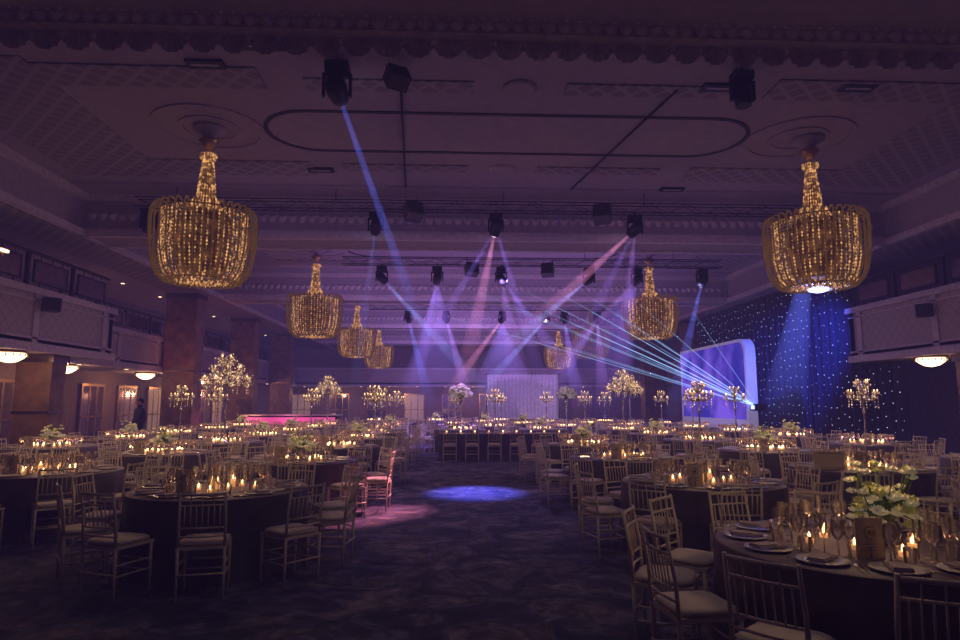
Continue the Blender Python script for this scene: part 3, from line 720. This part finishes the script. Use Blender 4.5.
b0 = MB(); b0.box((-.16, -.12, -.14), (.16, .12, 0)); b0.tube([(0, 0, 0), (0, 0, .1)], .02, 6); FB = b0.mesh('fixture_base', [M_black])
y0 = MB(); y0.box((-.2, -.04, -.2), (.2, .04, -.15)); y0.box((-.2, -.04, -.48), (-.165, .04, -.15)); y0.box((.165, -.04, -.48), (.2, .04, -.15)); FY = y0.mesh('yoke', [M_black])
h0 = MB(); h0.lathe([(.08, .2), (.13, .17), (.15, .05), (.14, -.1), (.12, -.2), (.105, -.2)], 14); FH = h0.mesh('lamp_head', [M_black])
def fixture(x, y, z, tgt, col=None, I=.5, r0=.05, r1=.35, seg=8, scale=1.0, lens=4, pw=1.6, extra=()):
    e = obj('moving_head_light', None, (x, y, z), label='black moving-head stage light hung from the rig' + (' throwing a coloured beam' if col else ''), cat='stage light', group='stage lights')
    e.scale = (scale,)*3
    obj('fixture_base', FB, parent=e); obj('yoke', FY, parent=e)
    o = Vector((0, 0, -.38)); P = Vector((x, y, z))+o*scale; d = (Vector(tgt)-P).normalized()
    h = obj('lamp_head', FH, o, parent=e); h.rotation_euler = (-d).to_track_quat('Z', 'Y').to_euler()
    if col:
        lm = MB(); lm.lathe([(.09, -.195), (.07, -.215), (.03, -.225)], 14)
        l = obj('lens', lm.mesh('lens', [mat('lens_glow', col, .3, emis=[.5+.5*c for c in col], es=lens)]), o, parent=e); l.rotation_euler = h.rotation_euler
        for bi, (tg, cc, II, rr1, pp) in enumerate([(tgt, col, I, r1, pw)]+list(extra)):
            d = (Vector(tg)-P).normalized(); Lg = (Vector(tg)-P).length
            bm = MB(); mats = []; G = .006; st = .24*scale+.05*bi
            for k in range(seg):
                t0, t1 = k/seg, (k+1)/seg-G/Lg; tm = (t0+t1)/2
                q0, q1 = r0+(rr1-r0)*t0, r0+(rr1-r0)*t1; rm = (q0+q1)/2
                mats.append(vol_mat(cc, II*(1-tm)**pp/(2*rm))); bm.m = k
                A = (d*(st+t0*Lg)); B = (d*(st+t1*Lg))
                bm.tube([tuple((o*scale+A)/scale), tuple((o*scale+B)/scale)], [q0/scale, q1/scale], 20, smooth=False)
            obj('light_beam', bm.mesh('light_beam', mats), parent=e, label='soft coloured shaft of light in haze')
    return e
BLUE = (.14, .18, 1.0); VIO = (.34, .19, 1.0); PINK = (.92, .30, .62); LBL = (.26, .34, 1.0); PUR = (.50, .22, .95)
fixture(-1.85, 9.7, 7.02, (-.7, 23, 3.2), BLUE, .16, .04, .22, seg=10, scale=1.15, pw=1.7)
fixture(4.72, 9.7, 7.02, (4.6, 9, 0), scale=1.0)
for (X, t, c, I, r1, pw) in [(-7.6, (-7, 15, 0), None, 0, 0, 1), (-6.1, (-7.5, 18, 0), None, 0, 0, 1), (-1.95, (-3.6, 23, .8), (.2, .3, 1), .07, .3, 1.8),
        (1.1, (.1, 18.4, 1.2), PINK, .38, .42, 2.0), (4.7, (1.2, 20.5, 2.9), PINK, .34, .42, 2.0), (9.4, (12.25, 23.4, 1.4), BLUE, .26, .85, .9)]:
    fixture(X, 15.9, 6.46, t, c, I, .035, r1, seg=10, pw=pw, extra=([((3.8, 24, .9), VIO, .15, .4, 1.6), ((-2.6, 24, .9), VIO, .13, .4, 1.6)] if X == 1.1 else ([((6.2, 24, 1.2), PUR, .12, .5, 1.6), ((3.4, 24, 1.2), VIO, .10, .5, 1.6)] if X == 4.7 else ())))
for (X, t, c, I, r1, pw) in [(-2.3, (2.2, 26, 1.2), LBL, .32, .4, 2.0), (-.5, (-1.8, 27, .9), VIO, .20, .5, 1.7),
        (4.5, (.3, 24.5, 2.4), LBL, .36, .4, 2.0), (6.1, (2.2, 27, .9), PUR, .20, .5, 1.7), (8.3, (7.8, 23.0, .9), BLUE, .34, .34, 1.4), (1.6, (6.5, 27, .9), VIO, .20, .5, 1.7)]:
    fixture(X, 20.6, 6.06, t, c, I, .035, r1, seg=9, pw=pw, extra=([((7.0, 33, 1.6), VIO, .14, 2.4, 1.3)] if X == 6.1 else ([((-.8, 33, 1.2), VIO, .16, 2.2, 1.3)] if X == -.5 else ([((3.2, 28, 1.2), PUR, .14, .9, 1.6)] if X == 1.6 else ()))))
for (X, t, c, I, r1, pw) in [(-2.1, (-1.0, 36, .9), BLUE, .30, .45, 1.6), (-.3, (1.2, 36, .9), PUR, .28, .5, 1.6), (2.4, (-1.0, 36, 1.1), PINK, .34, .45, 2), (4.5, (.4, 36, 1.1), LBL, .38, .45, 2),
        (5.4, (7.2, 36, .9), VIO, .30, .6, 1.6), (7.0, (8.6, 36, .9), PUR, .26, .6, 1.6)]:
    fixture(X, 30.4, 6.01, t, c, I, .05, r1, seg=10, pw=pw, extra=([((3.2, 39.5, 1.2), VIO, .24, 2.6, 1.3)] if X == 2.4 else ([((4.8, 37, .9), VIO, .2, .8, 1.6)] if X == 7.0 else ())))

sp = MB(); sp.box((-.28, -.22, -.55), (.28, .22, 0)); spg = MB(); spg.box((-.25, -.24, -.52), (.25, -.22, -.03))
spb = MB(); spb.tube([(-.2, 0, 0), (-.2, 0, .35)], .012, 4); spb.tube([(.2, 0, 0), (.2, 0, .35)], .012, 4)
SPK = [('speaker_grille', spg.mesh('speaker_grille', [mat('speaker_grille', (.03, .03, .035), .7)])), ('speaker_bracket', spb.mesh('speaker_bracket', [M_black]))]
SPB = sp.mesh('speaker_box', [mat('speaker_cabinet', (.09, .075, .085), .6)])
for (x, y, z, rz, rx, s_) in [(-.95, 9.8, 6.95, .5, -.6, .6), (-1.0, 15.4, 6.5, .4, -.45, .75), (3.75, 15.4, 6.5, -.4, -.45, .75), (.6, 20.3, 6.1, .3, -.3, .7), (3.1, 20.3, 6.1, -.3, -.3, .7)]:
    o = thing('loudspeaker', SPK, (x, y, z), rz, 'black loudspeaker angled down from the ceiling rig', 'speaker', 'rig loudspeakers', root=SPB)
    o.rotation_euler = (rx, 0, rz); o.scale = (s_,)*3
for (x, y, rz) in [(-9.6, 15.6, .9), (12.0, 15.6, -.9)]:
    thing('wall_speaker', [('speaker_grille', SPK[0][1])], (x, y, 4.15), rz, 'black loudspeaker fixed to the balcony fascia', 'speaker', root=SPB).scale = (.6, .6, .6)
for (a, b_) in [((-.9, 10.3, 7.07), (-1.2, 15.8, 7.07)), ((3.9, 10.4, 7.07), (3.0, 15.8, 7.07))]:
    c = MB(); c.tube([(0, 0, 0), tuple(Vector(b_)-Vector(a))], .022, 6); obj('ceiling_cable', c.mesh('ceiling_cable', [M_black]), a, label='dark cable conduit running along the ceiling', cat='cable')

# ---------------------------------------------------------------- star cloth
def drape(x, ya, yb, z0, z1, seed):
    n = int((yb-ya)*14); d = MB()
    X = lambda k: .05*math.sin(k*.9)+.02*math.sin(k*2.3)
    for k in range(n):
        y0_, y1_ = (yb-ya)*k/n, (yb-ya)*(k+1)/n
        i = len(d.v); d.v += [(X(k), y0_, z0), (X(k+1), y1_, z0), (X(k+1), y1_, z1), (X(k), y0_, z1)]
        d.f.append((i, i+1, i+2, i+3)); d.mi.append(0); d.sm.append(False)
    rr = random.Random(seed); s_ = MB(); st = .34
    for a in range(int((yb-ya)/st)):
        for b2 in range(int((z1-z0)/st)):
            s_.octa((-.10, (a+.5+rr.uniform(-.28, .28))*st, z0+(b2+.5+rr.uniform(-.28, .28))*st), rr.choice((.009, .012, .016)))
    e = thing('star_curtain', [], (x, ya, 0), 0, 'black velvet curtain dotted with tiny blue-white lights', 'curtain', 'starlight curtains', root=d.mesh('star_curtain', [M_velvet]))
    obj('star_lights', s_.mesh('star_lights', [M_star]), parent=e, kind='stuff')
drape(12.6, 19.25, 32.5, .02, 5.9, 1); drape(12.6, 17.25, 19.2, .02, 2.83, 2)
t = MB(); t.tube([(0, 0, .3), (0, 0, 3.0)], .025, 6)
for a in (0, 2.1, 4.2): t.tube([(0, 0, .6), (.5*math.cos(a), .5*math.sin(a), .01)], .018, 6)
thing('light_stand', [], (11.6, 20.3, 0), 0, 'slim black tripod stand by the star curtain', 'stand', root=t.mesh('light_stand', [M_black]))

# ---------------------------------------------------------------- projection screen set
def rrect(y0_, y1_, z0, z1, r0_, n=10):
    pts = [(y1_, z0), (y1_, z1-.05), (y1_-.05, z1)]
    for k in range(n+1):
        a = pi/2+pi/2*k/n; pts.append((y0_+r0_+r0_*math.cos(a), z1-r0_+r0_*math.sin(a)))
    pts.append((y0_, z0)); return pts
A = rrect(0, 7.2, 0, 4.2, .55); B = rrect(.16, 7.05, 1.0, 4.08, .45)
fr = MB(); N = len(A)
for X in (0, .40):
    for k in range(N-1): fr.quad((X, *A[k]), (X, *A[k+1]), (X, *B[k+1]), (X, *B[k]))
    fr.quad((X, *A[-1]), (X, *A[0]), (X, *B[0]), (X, *B[-1]))
for P_ in (A, B):
    for k in range(N):
        k2 = (k+1) % N; fr.quad((0, *P_[k]), (0, *P_[k2]), (.40, *P_[k2]), (.40, *P_[k]))
m, nt, b = new_mat('screen_projection')
tc = nt.nodes.new('ShaderNodeTexCoord'); s = nt.nodes.new('ShaderNodeTexNoise'); s.inputs['Scale'].default_value = .6; s.inputs['Detail'].default_value = 3
nt.links.new(tc.outputs['Object'], s.inputs['Vector']); r1 = nt.nodes.new('ShaderNodeValToRGB')
r1.color_ramp.elements[0].position = .38; r1.color_ramp.elements[0].color = (.02, .02, .32, 1); r1.color_ramp.elements[1].position = .66; r1.color_ramp.elements[1].color = (.20, .10, .76, 1)
nt.links.new(s.outputs['Fac'], r1.inputs['Fac']); nt.links.new(r1.outputs['Color'], b.inputs['Emission Color']); b.inputs['Emission Strength'].default_value = .85
b.inputs['Base Color'].default_value = (.03, .02, .12, 1)
scn = MB(); scn.v = [(.02, *p) for p in B]; scn.f = [tuple(range(N))]; scn.mi = [0]; scn.sm = [False]
thing('projection_screen', [('screen_surface', scn.mesh('screen_surface', [m]))], (11.5, 24.6, 0), 0, 'large blue lit projection screen in a white curved stage frame', 'screen', root=fr.mesh('screen_frame', [mat('white_set_panel', (.85, .82, .88), .5, var=.03, emis=(.7, .6, 1), es=.12)]))

st = MB(); st.box((-3, -2.5, 0), (3, 1.5, .6)); stf = MB(); stf.box((-3.03, -2.53, 0), (3.03, -2.5, .58))
thing('stage_platform', [('stage_skirt', stf.mesh('stage_skirt', [M_velvet]))], (4.6, 41, 0), 0, 'low black stage platform', 'stage', root=st.mesh('stage_deck', [M_black]))
d = MB(); n = 110
for k in range(n):
    a, b2 = -2.3+4.6*k/n, -2.3+4.6*(k+1)/n; y = lambda q: .07*math.sin(q*1.1)
    i = len(d.v); d.v += [(a, y(k), .62), (b2, y(k+1), .62), (b2, y(k+1), 3.5), (a, y(k), 3.5)]; d.f.append((i, i+1, i+2, i+3)); d.mi.append(0); d.sm.append(False)
pl = MB(); pl.tube([(-2.4, 0, 3.52), (2.4, 0, 3.52)], .04, 6); pl.tube([(-2.36, 0, .6), (-2.36, 0, 3.52)], .04, 6); pl.tube([(2.36, 0, .6), (2.36, 0, 3.52)], .04, 6)
thing('backdrop_curtain', [('curtain_frame', pl.mesh('curtain_frame', [M_silver]))], (4.6, 41.6, 0), 0, 'pale silver draped backdrop curtain on the stage', 'curtain', root=d.mesh('backdrop_cloth', [mat('silver_voile', (.72, .60, .70), .5, emis=(.6, .42, .75), es=.10)]))

bb = MB(); bb.box((-2.2, -.35, 0), (2.2, .35, 1.05)); bt = MB(); bt.box((-2.3, -.42, 1.05), (2.3, .42, 1.12)); bp = MB(); bp.box((-2.1, -.38, .12), (2.1, -.35, .98))
thing('bar_counter', [('bar_top', bt.mesh('bar_top', [M_china])), ('lit_panel', bp.mesh('lit_panel', [mat('pink_led_panel', (.8, .2, .5), .4, emis=(1, .10, .38), es=.55, sampling='AUTO')]))],
      (-7.6, 31.2, 0), 0, 'bar counter with glowing pink front', 'bar', root=bb.mesh('bar_body', [M_black]))
light('POINT', (-7.6, 30.2, .9), 10, (1, .2, .45))

lp = MB(); lp.box((-.2, -.2, -.12), (.2, .2, .12)); ls = MB(); ls.tube([(0, 0, -.12), (0, 0, -1.3)], .03, 8)
for a in (0, 2.1, 4.2): ls.tube([(0, 0, -1.0), (.4*math.cos(a), .4*math.sin(a), -1.5)], .02, 6)
lz = MB(); lz.box((-.22, -.1, -.06), (-.2, .1, .06))
LP = Vector((10.75, 22.2, 1.5))
e = thing('laser_projector', [('stand', ls.mesh('laser_stand', [M_black])), ('laser_aperture', lz.mesh('laser_aperture', [M_bluelens]))], LP, 0, 'small black laser projector on a tripod firing a cyan fan', 'laser', root=lp.mesh('laser_box', [M_black]))
CY = (.30, .54, 1.0)
fan = [((-.5, 21.2, 5.9), .35), ((1.4, 21.2, 5.9), .5), ((3.0, 22, 5.9), .75), ((4.1, 22, 5.8), .55), ((3.3, 22.5, 4.9), .7), ((4.5, 22, 4.6), .45), ((3.5, 23, 3.9), .42), ((6.5, 23, 4.3), .5),
       ((7.6, 30, 4.4), .5), ((-1.5, 23.5, 5.2), .4), ((6, 22, 5.6), .4), ((2.0, 22.4, 4.2), .4), ((8, 21.5, 5.2), .3), ((.6, 22, 5.5), .4), ((2.2, 22, 5.3), .5), ((5.2, 22.5, 5.3), .45)]
for (tg, I) in fan:
    d_ = (Vector(tg)-LP); bm = MB(); mats = []; S = 8
    for k in range(S):
        t0, t1 = .02+.98*k/S, .02+.98*(k+1)/S-.0005; q0, q1 = .007+.020*t0, .007+.020*t1
        mats.append(vol_mat(CY, I*2.6*(1-(t0+t1)/2)**1.3/(q0+q1))); bm.m = k
        bm.tube([tuple(d_*t0), tuple(d_*t1)], [q0, q1], 8, smooth=False)
    obj('laser_beam', bm.mesh('laser_beam', mats), parent=e)

# ---------------------------------------------------------------- person
def person(x, y, rz, h=1.76):
    me = bpy.data.meshes.new('person'); k = h/1.76
    V = [(0, 0, .95), (0, 0, 1.15), (0, 0, 1.38), (0, .0, 1.50), (0, .01, 1.58), (0, .01, 1.68),
         (.18, 0, 1.42), (.25, -.02, 1.15), (.22, .10, .95), (.20, .16, .88), (-.18, 0, 1.42), (-.25, -.02, 1.15), (-.23, .04, .9), (-.22, .06, .82),
         (.09, 0, .90), (.10, .02, .50), (.10, -.02, .09), (.11, .11, .04), (-.09, 0, .90), (-.11, .0, .50), (-.12, -.04, .09), (-.13, .09, .04)]
    E = [(0, 1), (1, 2), (2, 3), (3, 4), (4, 5), (2, 6), (6, 7), (7, 8), (8, 9), (2, 10), (10, 11), (11, 12), (12, 13), (0, 14), (14, 15), (15, 16), (16, 17), (0, 18), (18, 19), (19, 20), (20, 21)]
    rad = [.13, .13, .15, .06, .085, .085, .065, .05, .038, .03, .065, .05, .038, .03, .09, .062, .045, .035, .09, .062, .045, .035]
    me.from_pydata([tuple(c*k for c in v) for v in V], E, []); me.materials.append(mat('dark_suit', (.02, .018, .025), .7))
    o = obj('person', me, (x, y, 0), rz, label='person in a dark suit standing beside the tables', cat='person')
    sm = o.modifiers.new('skin', 'SKIN')
    for i, r in enumerate(rad): me.skin_vertices[0].data[i].radius = (r*k*(1 if i > 2 else 1.15), r*k*(1 if i > 2 else .8))
    me.skin_vertices[0].data[0].use_root = True
    ss = o.modifiers.new('sub', 'SUBSURF'); ss.levels = 2; ss.render_levels = 2
    hd = MB(); hd.ball((0, .015, 1.66*k), .098, 12, 8, 1.2); hd.lathe([(.02, 0), (.012, .02)], 6, (0, .115, 1.64*k))
    obj('face', hd.mesh('face', [mat('skin', (.45, .28, .2), .6)]), parent=o)
    hr = MB(); hr.ball((0, -.01, 1.70*k), .108, 12, 7, 1.05); obj('hair', hr.mesh('hair', [mat('dark_hair', (.02, .015, .01), .6)]), parent=o)
    return o
try: person(-10.1, 21.4, 2.6)
except Exception as ex: print('person', ex)

# ---------------------------------------------------------------- lighting
light('AREA', (CX, 3.5, 4.9), 3.4, (1, .50, .72), (CX, 3.5, 9), sx=14, sy=5, name='added_ceiling_fill')  # unseen area fills added below the ceiling to brighten it
light('AREA', (CX, 12.4, 4.6), 2.6, (.9, .45, .8), (CX, 12.4, 9), sx=14, sy=5, name='added_ceiling_fill')
light('AREA', (CX, 22.3, 5.0), 60, (.52, .27, 1), (CX, 22.3, 9), sx=12, sy=4, name='added_ceiling_fill')
light('AREA', (CX, 32.5, 5.0), 110, (.48, .26, 1), (CX, 32.5, 9), sx=12, sy=4, name='added_ceiling_fill')
light('AREA', (CX, 42, 5.0), 95, (.50, .29, 1), (CX, 42, 9), sx=12, sy=4, name='added_ceiling_fill')
for y, en in ((14.6, 12), (25, 48), (35, 52), (45.2, 40)):
    light('AREA', (CX, y, 5.5), en, (.60, .33, 1), (CX, y+2.2, 6.05), sx=15, sy=.4, name='added_cornice_wash')  # unseen strip added to brighten the cross beam face and cornice
light('SPOT', (.55, 15.7, 6.2), 8000, (.18, .17, 1), (.45, 12.2, 0), spot=17, blend=1)
light('SPOT', (3.7, 15.7, 6.2), 10000, (1, .28, .38), (-1.15, 9.9, 0), spot=10, blend=1)
light('SPOT', (.6, 15.5, 6.2), 300, (.34, .24, 1), (.4, 10.5, 0), spot=46, blend=1)  # wide spot added to lift the aisle carpet
light('SPOT', (2.0, 20.3, 5.9), 4500, (.38, .2, 1), (-.9, 24.5, 0), spot=26, blend=.8)
light('SPOT', (9.8, 16.2, 5.9), 5200, (.06, .10, 1), (12.6, 23.6, 2.6), spot=42, blend=.9)
light('SPOT', (8.0, 20.3, 5.6), 420, (.5, .42, 1), (11.5, 26, 2.5), spot=50, blend=.8)
light('SPOT', (4.5, 30.0, 5.6), 1100, (.72, .5, 1), (4.6, 41.5, 2.0), spot=40, blend=.8)
light('SPOT', (1, 30.0, 5.6), 1300, (.48, .27, 1), (1, 38, 0), spot=110, blend=.8)
light('SPOT', (1.6, 20.3, 5.6), 700, (.42, .24, 1), (2, 26, 0), spot=110, blend=.8)
light('SPOT', (-2.6, 15.5, 6), 170, (.7, .38, .95), (-5, 16, 0), spot=120, blend=.9)
light('SPOT', (5.4, 15.5, 6), 170, (.5, .32, 1), (7, 16, 0), spot=120, blend=.9)
light('SPOT', (1, 4, 5.6), 36, (1, .76, .66), (1, 7, 0), spot=140, blend=.9)  # unseen warm fill added for the foreground
light('SPOT', (-8.8, 22, .4), 200, (1, .32, .22), (-10.6, 26, 2.8), spot=60, blend=.8)
light('SPOT', (-9, 28.9, .5), 140, (1, .38, .25), (-10.6, 33.5, 2.8), spot=60, blend=.8)
light('SPOT', (6, 14, 6.3), 170, (1, .62, .60), (-10, 13.5, 3.7), spot=46, blend=.9)  # unseen spot added to wash the left balcony fascia
light('SPOT', (-4, 14, 6.3), 150, (1, .56, .60), (12.4, 14.5, 3.7), spot=46, blend=.9)  # same added wash for the right balcony fascia

wd = bpy.data.worlds.new('world'); sc.world = wd; wd.use_nodes = True
nt = wd.node_tree; nt.nodes['Background'].inputs[0].default_value = (.01, .006, .014, 1)
e = nt.nodes.new('ShaderNodeEmission'); e.inputs[0].default_value = (.45, .26, 1, 1); e.inputs[1].default_value = .0012  # emissive air imitates lit violet haze and adds ambient fill
nt.links.new(e.outputs[0], nt.nodes['World Output'].inputs['Volume'])

cam = bpy.data.cameras.new('camera'); co = bpy.data.objects.new('camera', cam); COL.objects.link(co); sc.camera = co
cam.lens = 24; cam.sensor_width = 36; cam.clip_end = 200
co.location = (0, 0, 1.65); co.rotation_euler = (pi/2+math.atan(83/640), 0, -math.atan(28/640))
